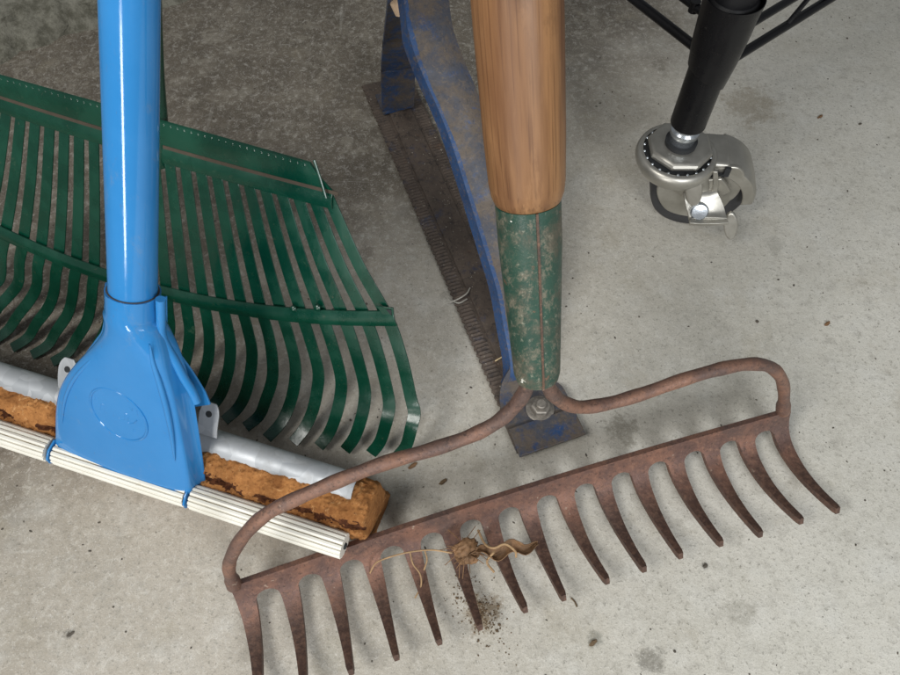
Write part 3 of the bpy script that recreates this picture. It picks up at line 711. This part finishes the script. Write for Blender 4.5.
# ------------------------------------------------------------------ blue weed cutter
def cutter():
    near = Vector((.0755, .2045, 0)); far = Vector((-.0655, .600, 0)); d = (far - near).normalized(); wv = Vector((d.y, -d.x, 0))
    ln = (far - near).length; Z = Vector((0, 0, 1))
    root = thing('weed_cutter', 'old blue weed cutter with a grimy toothed blade lying flat on the floor', 'weed cutter', (near + far) / 2)
    # blade outline with fine teeth
    bm = B(); NTt = 74; hw = .0255; out = []
    for i in range(NTt + 1):
        s = ln * i / NTt; out.append(near + d * s - wv * hw)
        if i < NTt: out.append(near + d * (s + ln / NTt * .55) - wv * (hw - .0011 - random.uniform(0, .0009)))
    oth = []
    for i in range(NTt + 1):
        s = ln * i / NTt; oth.append(near + d * s + wv * hw)
        if i < NTt: oth.append(near + d * (s + ln / NTt * .55) + wv * (hw - .0011 - random.uniform(0, .0009)))
    pts = out + oth[::-1]; plate(bm, [q + Z * .0045 for q in pts], Z, .0028)
    bl = obj('blade', bm, M['blade'], root, smooth=False, bevel=.0003, seg=1)
    bm = B(); strip(bm, [near + d * (ln * (.12 + .8 * i / 20)) + Z * .0052 for i in range(21)], wv, .022, .0016, .0012, 4, out=Z); obj('stiffening_rib', bm, M['blade'], bl)
    # pressed transverse ridges along both edges
    for sd in (-1, 1):
        bm = B()
        for i in range(105):
            q = near + d * (ln * (.10 + .88 * i / 105)) + wv * sd * .0185 + Z * .0044
            a1, a2, a3 = wv * .0050, d * .0014, Z * .0007
            vs_ = [bm.verts.new(q + a1 * x + a2 * y) for x, y in ((-1, -1), (1, -1), (1, 1), (-1, 1))]; tp = [bm.verts.new(q + a1 * x * .9 + a3 + a2 * .5) for x in (-1, 1)]
            bm.faces.new((vs_[0], vs_[1], tp[1], tp[0])); bm.faces.new((vs_[2], vs_[3], tp[0], tp[1])); bm.faces.new((vs_[1], vs_[2], tp[1])); bm.faces.new((vs_[3], vs_[0], tp[0])); bm.faces.new(vs_[::-1])
        obj('edge_ridges', bm, M['blade'], bl, smooth=False)
    # near strap
    left = [(404, 0, .215), (409, 36, .206), (421, 71, .190), (437, 107, .171), (450, 140, .152), (463, 180, .130), (476, 222, .104), (487, 258, .082), (497, 292, .060), (503, 325, .041), (510, 366, .019)]
    W_ = .0295
    cl = [atz(x, y, z) + wv * W_ / 2 for x, y, z in left]
    cl = [cl[0] + (cl[0] - cl[1]).normalized() * .05] + cl
    foot = [near + d * .048 + Z * .0085 - wv * .001, near + d * .035 + Z * .0075, near + d * .018 + Z * .0075, near + d * .002 + Z * .0075]
    path = spline(cl + foot, 6); m = len(path)
    q0 = len(cl) * 6
    wd = [W_ if i < q0 - 4 else min(.054, W_ + (i - q0 + 4) * .0028) for i in range(m)]
    cr = [.0042 if i < q0 - 8 else max(0, .0042 * (1 - (i - q0 + 8) / 8)) for i in range(m)]
    bm = B(); strip(bm, path, wv, wd, .0026, cr, 8, out=Vector((0, -.5, .8))); st = obj('near_strap', bm, M['oldblue'], root, bevel=.0004)
    # brighter paint on its turned left edge
    bm = B(); pe = [q - wv * (wd[i] / 2 + .0002) for i, q in enumerate(path[:q0 - 2])]
    nrm = Vector((0, -.5, .8)).normalized()
    rings = []
    for i, q in enumerate(pe):
        t = (pe[min(i + 1, len(pe) - 1)] - pe[max(i - 1, 0)]).normalized(); nr = t.cross(wv).normalized()
        if nr.dot(nrm) < 0: nr = -nr
        k = min(1, i / 30); e = .0012 + .0052 * k
        rings.append([q + nr * .0017, q + wv * e + nr * (.0022 + .0016 * k), q + wv * e - nr * .0016, q - wv * .0016 - nr * .0105, q - wv * .0028 - nr * .0100])
    loft(bm, rings); obj('turned_edge', bm, M['cleanblue'], st, label='brighter blue turned edge of the strap')
    # far strap
    fp = [atz(403, -14, .222), atz(402, 10, .178), atz(400, 38, .125), atz(398.5, 66, .074), atz(398, 70, .066), atz(398, 92, .034), atz(398, 108, .010)]
    fp = spline(fp, 5); bm = B(); strip(bm, fp, wv * .93 - d * .1, [.0185 + .013 * min(1, i / 14) for i in range(len(fp))], .0028, .0015, 4, out=Vector((0, -.5, .8)))
    fs = obj('far_strap', bm, M['darkblue'], root, bevel=.0004, label='darker blue strap at the far end of the blade')
    e = fp[-1]; bm = B(); box(bm, e + d * .012 - Z * .0015, wv * .0155, d * .0135, Z * .0015); obj('far_foot', bm, M['darkblue'], root, bevel=.0004)
    # bolt
    c = atz(540, 409, .0095); c.z = .0088
    bm = B(); disc(bm, c, Z, [(.0108, 0), (.0108, .0013), (.0095, .0018)], 32); wsh = obj('washer', bm, M['boltrust'], root)
    bm = B(); disc(bm, c + Z * .0018, Z, [(.0078, 0), (.0078, .0052), (.0066, .0062)], sides=6); nt = obj('nut', bm, M['boltrust'], wsh, bevel=.0004)
    bm = B(); disc(bm, c + Z * .007, Z, [(.0040, 0), (.0040, .0034), (.0033, .0042)], 20); obj('bolt_end', bm, M['boltrust'], wsh)
    # pressed step in the foot
    bm = B(); strip(bm, [near + d * .0095 - wv * .0265 + Z * .0092, near + d * .0095 + wv * .0265 + Z * .0092], d, .023, .0026); obj('foot_plate', bm, M['oldblue'], root, bevel=.0005)
    # wooden handle, its pointed end just in view between the straps
    dd = Vector((-.02, .42, .9)).normalized(); hb = atz(401, 11, .19)
    wm, _ = m_wood('pale_bare_wood', dd, (.66, .52, .38), (.55, .40, .27), .6)
    bm = B(); tube(bm, [hb - dd * .003, hb + dd * .006, hb + dd * .02, hb + dd * .9], [.004, .0080, .0125, .0135], 28); obj('handle', bm, wm, root)
cutter()

# ------------------------------------------------------------------ shelf leg with caster
def shelf():
    S = Vector((.181, .4207, 0)); Z = Vector((0, 0, 1))
    root = thing('wire_shelf', 'corner of a black wire shelf on a round post above its locking caster', 'shelf', S)
    def z(h): return S + Z * h
    bm = B(); tube(bm, [z(.1175), z(.118), z(.9)], [.0120, .0134, .0134], 36); obj('post', bm, M['black'], root, angle=60)
    # tapered corner sleeve, cut obliquely at the bottom
    bm = B(); rings = []; R = 40
    for hh, rr in ((0, .0148), (.3, .0170), (.62, .0182), (1, .0190)):
        ring = []
        for k in range(R):
            t = 2 * math.pi * k / R; low = .163 - .008 * math.cos(t - .2) ; h = low + (.225 - low) * hh
            ring.append(z(h) + Vector((math.cos(t), math.sin(t), 0)) * rr)
        rings.append(ring)
    rings.append([z(.225) + Vector((math.cos(2 * math.pi * k / R), math.sin(2 * math.pi * k / R), 0)) * .0195 for k in range(R)])
    rings.append([z(.212) + Vector((math.cos(2 * math.pi * k / R), math.sin(2 * math.pi * k / R), 0)) * .0185 for k in range(R)])
    loft(bm, rings); obj('corner_sleeve', bm, M['black'], root, angle=40)
    bm = B(); disc(bm, z(.212), Z, [(.0174, 0), (.0174, .008), (.0165, .0105), (.0145, .0125), (.0136, .030)], 36); obj('sleeve_clip', bm, m_black('black_plastic_clip', .5), root)
    # shelf rods: two edges leave the corner at right angles
    zl = .171; c0 = z(zl)
    a1 = (atz(635, 0, zl) - atz(690, 43, zl)).normalized(); a2 = (atz(828, 0, zl) - atz(757, 44, zl)).normalized()
    def rod(p, q, r, nm='rod', parent=root): 
        bm = B(); tube(bm, [p, p.lerp(q, .5), q], r, 16); return obj(nm, bm, M['black'], parent)
    s1, s2 = atz(690, 43, zl), atz(757, 44, zl); s1 -= a1 * .018; s2 -= a2 * .030
    r1 = rod(s1, s1 + a1 * .55, .0036, 'edge_rod'); r2 = rod(s2, s2 + a2 * .55, .0034, 'edge_rod')
    up = Z * .026
    r3 = rod(s1 + up + a1 * .002, s1 + up + a1 * .55, .0030, 'edge_rod'); r4 = rod(s2 + up + a2 * -.003, s2 + up + a2 * .55, .0030, 'edge_rod')
    # weld beads and zigzag truss wire
    for s, aa, off in ((s1, a1, .085), (s2, a2, .062)):
        pts = []; n = 22
        for i in range(n):
            pts.append(s + aa * (off + i * .024) + Z * (.0015 if i % 2 == 0 else .0245))
        bm = B(); tube(bm, pts, .0019, 10); obj('truss_wire', bm, M['black'], root)
    bm = B()
    for k in range(1): tube(bm, [s1 + up + a1 * (.024 + .007 * k) - Z * .004, s1 + up + a1 * (.024 + .007 * k) + Z * .004], .0036, 12)
    obj('weld_bead', bm, M['black'], root)
    # deck wires run parallel to the second edge, inside the frame
    for k in range(7):
        q = s1 + a1 * (.045 + k * .028) + Z * .029
        rod(q, q + a2 * .5, .0016, 'deck_wire')
    # ---- caster
    cas = thing('caster', 'satin metal locking caster wheel under the black shelf post', 'caster wheel', S)
    bm = B(); disc(bm, z(.0975), Z, [(.0098, 0), (.0098, .008), (.0112, .010), (.0112, .014), (.0098, .0158), (.0098, .0235)], 32); obj('stem', bm, M['zinc'], cas)
    bm = B(); disc(bm, z(.0960), Z, [(.0122, 0), (.0125, .0042), (.0105, .0046)], 32); obj('stem_gasket', bm, M['hole'], cas)
    bm = B(); disc(bm, z(.0885) + Vector((.0014, .0020, 0)), Z, [(.0262, 0), (.0262, .0030), (.0244, .0058), (.017, .0076), (.0112, .0080)], sides=8, ref=Vector((1, .42, 0))); obj('bearing_plate', bm, M['nickel'], cas, bevel=.0012, angle=25)
    bm = B()
    for k in range(22):
        t = 2 * math.pi * k / 22; bmesh.ops.create_uvsphere(bm, u_segments=10, v_segments=6, radius=.0014, matrix=Matrix.Translation(z(.0878) + Vector((math.cos(t), math.sin(t), 0)) * .0262))
    obj('bearing_balls', bm, M['zinc'], cas)
    bm = B(); disc(bm, z(.0866), Z, [(.024, 0), (.0274, .0004)], 48); obj('race_gap', bm, M['hole'], cas)
    bm = B(); disc(bm, z(.070), Z, [(.024, 0), (.028, .003), (.0308, .0075), (.0322, .0115), (.0320, .0145), (.0308, .0176), (.0286, .0190), (.0272, .0188), (.0268, .0165), (.020, .0164)], 56); yoke = obj('yoke', bm, M['nickel'], cas, angle=60)
    # wheel, axle towards the viewer
    wc = atz(698, 184, .0400); wc.z = .0400
    ax = Vector((-.10, -1, 0)).normalized(); sx = Vector((-ax.y, ax.x, 0)); 
    if sx.x < 0: sx = -sx
    bm = B(); disc(bm, wc - ax * .014, ax, [(.030, 0), (.0365, .0005), (.0392, .003), (.0400, .008), (.0400, .020), (.0392, .025), (.0365, .0275), (.030, .028)], 64); wh = obj('wheel', bm, M['rubber'], cas, angle=50)
    bm = B(); disc(bm, wc - ax * .0146, ax, [(.010, 0), (.0318, .0008), (.0318, .0284), (.010, .0292)], 48); obj('rim', bm, M['nickel'], wh)
    def on(x, y, off): return onp(x, y, wc + ax * off, ax)
    # front fork plate, traced round its lobes
    fpx = [(666, 166), (665, 174), (662, 181), (657, 190), (659, 201), (667, 211), (682, 216), (700, 217), (714, 211), (724, 205), (735, 198), (742, 188), (745, 178), (741, 169), (728, 167), (714, 168), (698, 165), (680, 164)]
    fo = spline([on(x, y, .0205) for x, y in fpx], 4); bm = B(); plate(bm, fo, ax, .0035); obj('fork_plate', bm, M['nickel'], yoke, bevel=.0014, seg=3)
    pass
    # web joining yoke and fork plates
    bm = B(); rings = []
    for t in range(9):
        k = t / 8; c = (z(.080)).lerp(Vector((wc.x - .004, wc.y, .048)), k); wx = .0275 - .0035 * k; wy = .0265 - .0030 * k; ring = []
        for j in range(36):
            q = 2 * math.pi * j / 36; e = .75; cs, sn = math.cos(q), math.sin(q)
            ring.append(c + sx * math.copysign(abs(cs) ** e, cs) * wx + ax * math.copysign(abs(sn) ** e, sn) * wy)
        rings.append(ring)
    loft(bm, rings); obj('web', bm, M['nickel'], yoke, angle=60)
    # hood over the right shoulder of the wheel
    bm = B(); rings = []
    for i in range(17):
        t = math.radians(2 + 74 * i / 16); dr = sx * math.cos(t) + Z * math.sin(t); c = wc
        rings.append([c + dr * .0425 - ax * .0185, c + dr * .0448 - ax * .016, c + dr * .0455, c + dr * .0448 + ax * .016, c + dr * .0425 + ax * .0200, c + dr * .0340 + ax * .0212, c + dr * .0335 + ax * .0195, c + dr * .0410 + ax * .0175, c + dr * .0412 - ax * .0185])
    loft(bm, rings); obj('hood', bm, M['nickel'], yoke, bevel=.0010, angle=50)
    # square shoulder block right of the race
    bc = atz(714, 148, .0855); bm = B(); box(bm, bc - Z * .015, sx * .0125, ax * .0175, Z * .0150); obj('shoulder_block', bm, M['nickel'], yoke, bevel=.003, seg=3)
    bm = B(); box(bm, on(715, 176, .022), sx * .0068, ax * .0012, Z * .003); obj('slot', bm, M['hole'], yoke)
    bm = B(); box(bm, on(727, 172, .022), sx * .0022, ax * .0012, Z * .0045); obj('slot', bm, M['hole'], yoke)
    # brake lever: cross bar, curved pedal, two lugs, bolt
    bm = B(); plate(bm, [on(x, y, .027) for x, y in ((697, 181), (722, 179), (726, 184), (731, 192), (722, 197), (712, 197), (700, 193))], ax, .004); obj('brake_bar', bm, M['nickel'], yoke, bevel=.001)
    bm = B(); plate(bm, [on(x, y, .0285) for x, y in ((713, 172), (718, 172), (719, 186), (716, 200), (711, 200), (713, 186))], ax, .003); obj('brake_spring', bm, M['nickel'], yoke, bevel=.0008)
    bm = B(); path = spline([on(697, 188, .0245), on(700, 196, .030), on(704, 206, .035), on(707, 216, .041), on(709, 224, .049)], 5)
    strip(bm, path, sx, [.024 + .008 * i / len(path) for i in range(len(path))], .003, .0012, 4, out=ax); lev = obj('brake_lever', bm, M['nickel'], cas, bevel=.0008)
    for cpx, rot, ln, wd_, of in (((694, 191), 108, .0155, .0066, .036), ((731, 227), 108, .0130, .0056, .042)):
        c = on(*cpx, of); r_ = math.radians(rot); e1 = sx * -math.cos(r_) * .9 - Z * math.sin(r_); e1 = (e1 * 1 + Vector((0, 0, 0))).normalized(); e2 = e1.cross(ax).normalized()
        pts = [c + e1 * math.cos(t) * ln + e2 * math.sin(t) * wd_ + ax * (.004 * math.cos(t)) for t in [2 * math.pi * k / 24 for k in range(24)]]
        bm = B(); plate(bm, pts, ax, .0035); obj('pedal_lug', bm, M['nickel'], lev, bevel=.0014, seg=3)
    bc = on(699, 211, .040); bm = B(); disc(bm, bc, (ax + Z * .6).normalized(), [(.0074, -.002), (.0074, .0022), (.0062, .0032), (.0015, .0036)], 24, sides=None); obj('bolt', bm, M['zinc'], lev)
shelf()

# ------------------------------------------------------------------ debris
def crumple(bm, c, size, flat, seed, e1, e2, e3):
    from mathutils import noise as mn
    r = bmesh.ops.create_icosphere(bm, subdivisions=4, radius=1)
    for v in r['verts']:
        q = v.co.copy(); nz = 1 + .35 * mn.noise(q * 1.7 + Vector((seed, 0, 0))) + .22 * mn.noise(q * 5 + Vector((0, seed, 0))) + .08 * mn.noise(q * 13)
        v.co = c + (e1 * q.x * size + e2 * q.y * size * .6 + e3 * q.z * size * flat) * nz
def debris():
    X, Y, Z = Vector((1, 0, 0)), Vector((0, 1, 0)), Vector((0, 0, 1))
    # curled dead leaf hooked on the tines
    def leaf(px, z, ln, wd, ang, curl, seed, label):
        c = atz(*px, z); bm = B(); rnd = random.Random(seed); n, m = 26, 10; g = []
        e1 = Vector((math.cos(ang), math.sin(ang), 0)); e2 = Vector((-e1.y, e1.x, 0))
        for i in range(n + 1):
            t = i / n; w = wd * math.sin(math.pi * (t * .94 + .03)) ** .7; row = []
            for j in range(m + 1):
                s = -1 + 2 * j / m; q = s * curl
                zz = (1 - math.cos(q)) * wd * .9 + .003 * math.sin(t * 9 + seed) + .0009 * rnd.uniform(-1, 1) + .006 * (t - .5) ** 2 * 3
                row.append(bm.verts.new(c + e1 * (ln * (t - .5)) + e2 * (math.sin(q) / max(curl, .01) * w + .002 * math.sin(t * 14)) + Z * zz))
            g.append(row)
        for i in range(n):
            for j in range(m): bm.faces.new((g[i][j], g[i + 1][j], g[i + 1][j + 1], g[i][j + 1]))
        o = obj('dead_leaf', bm, M['leaf'], base=tuple(c), angle=180)
        md = o.modifiers.new('Solidify', 'SOLIDIFY'); md.thickness = .0005
        o['label'] = label; o['category'] = 'dead leaf'
    bm = B(); c = atz(465, 548, .026); crumple(bm, c, .0090, .55, 3, (X * .8 + Y * .5).normalized(), (Y * .8 - X * .5).normalized(), Z)
    crumple(bm, atz(467, 557, .022), .0075, .6, 9, X, Y, Z)
    rf = random.Random(11)
    for _ in range(34):
        a_ = rf.uniform(0, 6.28); l_ = rf.uniform(.006, .017); dr = Vector((math.cos(a_), math.sin(a_), rf.uniform(-.2, .5)))
        q = c + Vector((rf.uniform(-.003, .003), rf.uniform(-.006, .002), 0)); sd_ = Vector((-dr.y, dr.x, .3)) * rf.uniform(-.35, .35)
        tube(bm, spline([q, q + dr * l_ * .5 + sd_ * l_ * .4, q + dr * l_ + sd_ * l_ + Vector((0, 0, -.003))], 4), .00028, 5)
    o = obj('root_clump', bm, M['leaf'], base=tuple(c), angle=80); o['label'] = 'tan clump of dead plant matter caught at the base of the seventh tine'; o['category'] = 'plant debris'
    leaf((507, 551), .024, .042, .0055, .12, 1.25, 2, 'curled brown dead leaf draped across two tines of the bow rake')
    # thin roots
    def wires(name, label, cat, lines, r, mat):
        bm = B()
        for l in lines: tube(bm, spline([atz(*q) for q in l], 6), r, 6)
        c = atz(*lines[0][0]); o = obj(name, bm, mat, base=(c.x, c.y, 0)); o['label'] = label; o['category'] = cat
    wires('dry_root', 'thin pale dry root trailing left from the clump over the rake tines', 'root',
          [[(370, 573, .012), (376, 563, .022), (390, 557, .027), (410, 552, .03), (432, 550, .03), (452, 553, .028)],
           [(410, 552, .03), (413, 564, .026), (420, 574, .018), (421, 586, .012), (415, 598, .006)], [(425, 551, .029), (427, 560, .027), (424, 570, .022)]], .00055, M['root'])
    wires('dry_rootlet', 'pale stalk looped over the curled leaf on the tines', 'root', [[(478, 530, .027), (485, 544, .03), (494, 548, .034), (505, 544, .036), (515, 551, .032), (516, 557, .026)], [(494, 552, .034), (487, 562, .02), (494, 572, .012)]], .0008, M['root'])
    wires('straw_bit', 'short yellow straw beside the green socket on the blue blade', 'straw', [[(495, 361, .007), (504, 356, .01)]], .0006, M['straw'])
    wires('cobweb_tuft', 'small tuft of cobweb and grass stuck on the left bow rod', 'cobweb', [[(468, 424, .10), (472, 430, .10), (480, 436, .098), (484, 428, .099), (476, 424, .1)], [(470, 436, .096), (474, 444, .08), (477, 449, .06)], [(472, 428, .104), (484, 434, .1)]], .0005, M['web'])
    wires('dead_grass', 'wisp of dead grass caught on the toothed blade edge', 'grass stem', [[(445, 303, .006), (456, 300, .010), (466, 294, .010), (470, 288, .008)], [(448, 298, .006), (458, 303, .009), (467, 299, .007)]], .0006, M['web'])
    wires('plant_stalk', 'short brown stem lying at the tip of a middle tine', 'stem', [[(571, 598, .001), (575, 602, .001), (577, 607, .001)]], .0006, M['soil'])
    # dry soil patch under the clump
    def patch(name, px, r, h, seed, label, mat, sx=1, ang=0, cnt=420):
        bm = B(); rnd = random.Random(seed); c = atz(*px, 0)
        for _ in range(cnt):
            a = rnd.uniform(0, 2 * math.pi); q = abs(rnd.gauss(0, .48)) * r
            dx, dy = math.cos(a) * q * sx, math.sin(a) * q
            x = dx * math.cos(ang) - dy * math.sin(ang); y = dx * math.sin(ang) + dy * math.cos(ang)
            s = rnd.uniform(.0002, .0006) * (1 if rnd.random() < .95 else 2.2)
            mt = Matrix.Translation(c + Vector((x, y, s * .35))) @ Matrix.Rotation(rnd.uniform(0, 6), 4, 'Z') @ Matrix.Diagonal((s * rnd.uniform(.7, 1.7), s, s * .6, 1))
            bmesh.ops.create_icosphere(bm, subdivisions=1, radius=1, matrix=mt)
        o = obj(name, bm, mat, base=tuple(c), smooth=False); o['label'] = label; o['category'] = 'dirt'; o['kind'] = 'stuff'
    patch('dry_soil', (480, 612), .017, .002, 1, 'crumbs of dry brown soil under the clump between the tines', M['soil'], 1.8, -.9, 450)
    # scattered grit
    bm = B(); rnd = random.Random(5)
    for _ in range(1500):
        x, y = rnd.uniform(-.75, .75), rnd.uniform(-.08, 1.25); s = rnd.uniform(.00025, .0008) * (2.0 if rnd.random() < .03 else 1)
        mt = Matrix.Translation((x, y, s * .3)) @ Matrix.Rotation(rnd.uniform(0, 6), 4, 'Z') @ Matrix.Diagonal((s * rnd.uniform(.8, 2.2), s, s * .55, 1))
        bmesh.ops.create_icosphere(bm, subdivisions=1, radius=1, matrix=mt)
    o = obj('floor_grit', bm, M['grit'], smooth=False); o['kind'] = 'stuff'; o['label'] = 'fine dark grit scattered over the concrete floor'; o['category'] = 'grit'
    # small fragments one can point at
    def chip(px, s, mat, label, asp=1.4, z=0., cat='fragment'):
        c = atz(*px, z); bm = B(); crumple(bm, c + Z * s * .3, s, .3, px[0], Vector((.8, .6, 0)) * asp, Vector((-.6, .8, 0)), Z)
        o = obj('floor_fragment', bm, mat, base=tuple(c)); o['label'] = label; o['category'] = cat; o['group'] = 'loose crumbs and flakes on the floor'
    chip((827, 324), .0022, M['leaf'], 'small tan flake on the bare floor at far right')
    chip((603, 502), .0034, M['straw'], 'yellowish flake on the floor seen between two middle tines', .7)
    chip((71, 634), .0017, M['grit'], 'dark crumb on the floor at the lower left')
    chip((705, 566), .0019, M['grit'], 'round dark pebble below the right hand tines', 1.)
    chip((593, 643), .0021, M['soil'], 'brown crumb in a pale chip at the bottom centre of the floor')
    chip((820, 117), .0022, M['leaf'], 'reddish brown flake on the floor right of the caster', 1.5)
    chip((443, 482), .0022, M['soil'], 'dark crumb on the floor just above the rake bar', 1.5)
    chip((413, 466), .0024, M['leaf'], 'brown crumb below the left bow rod', 1.5)
debris()
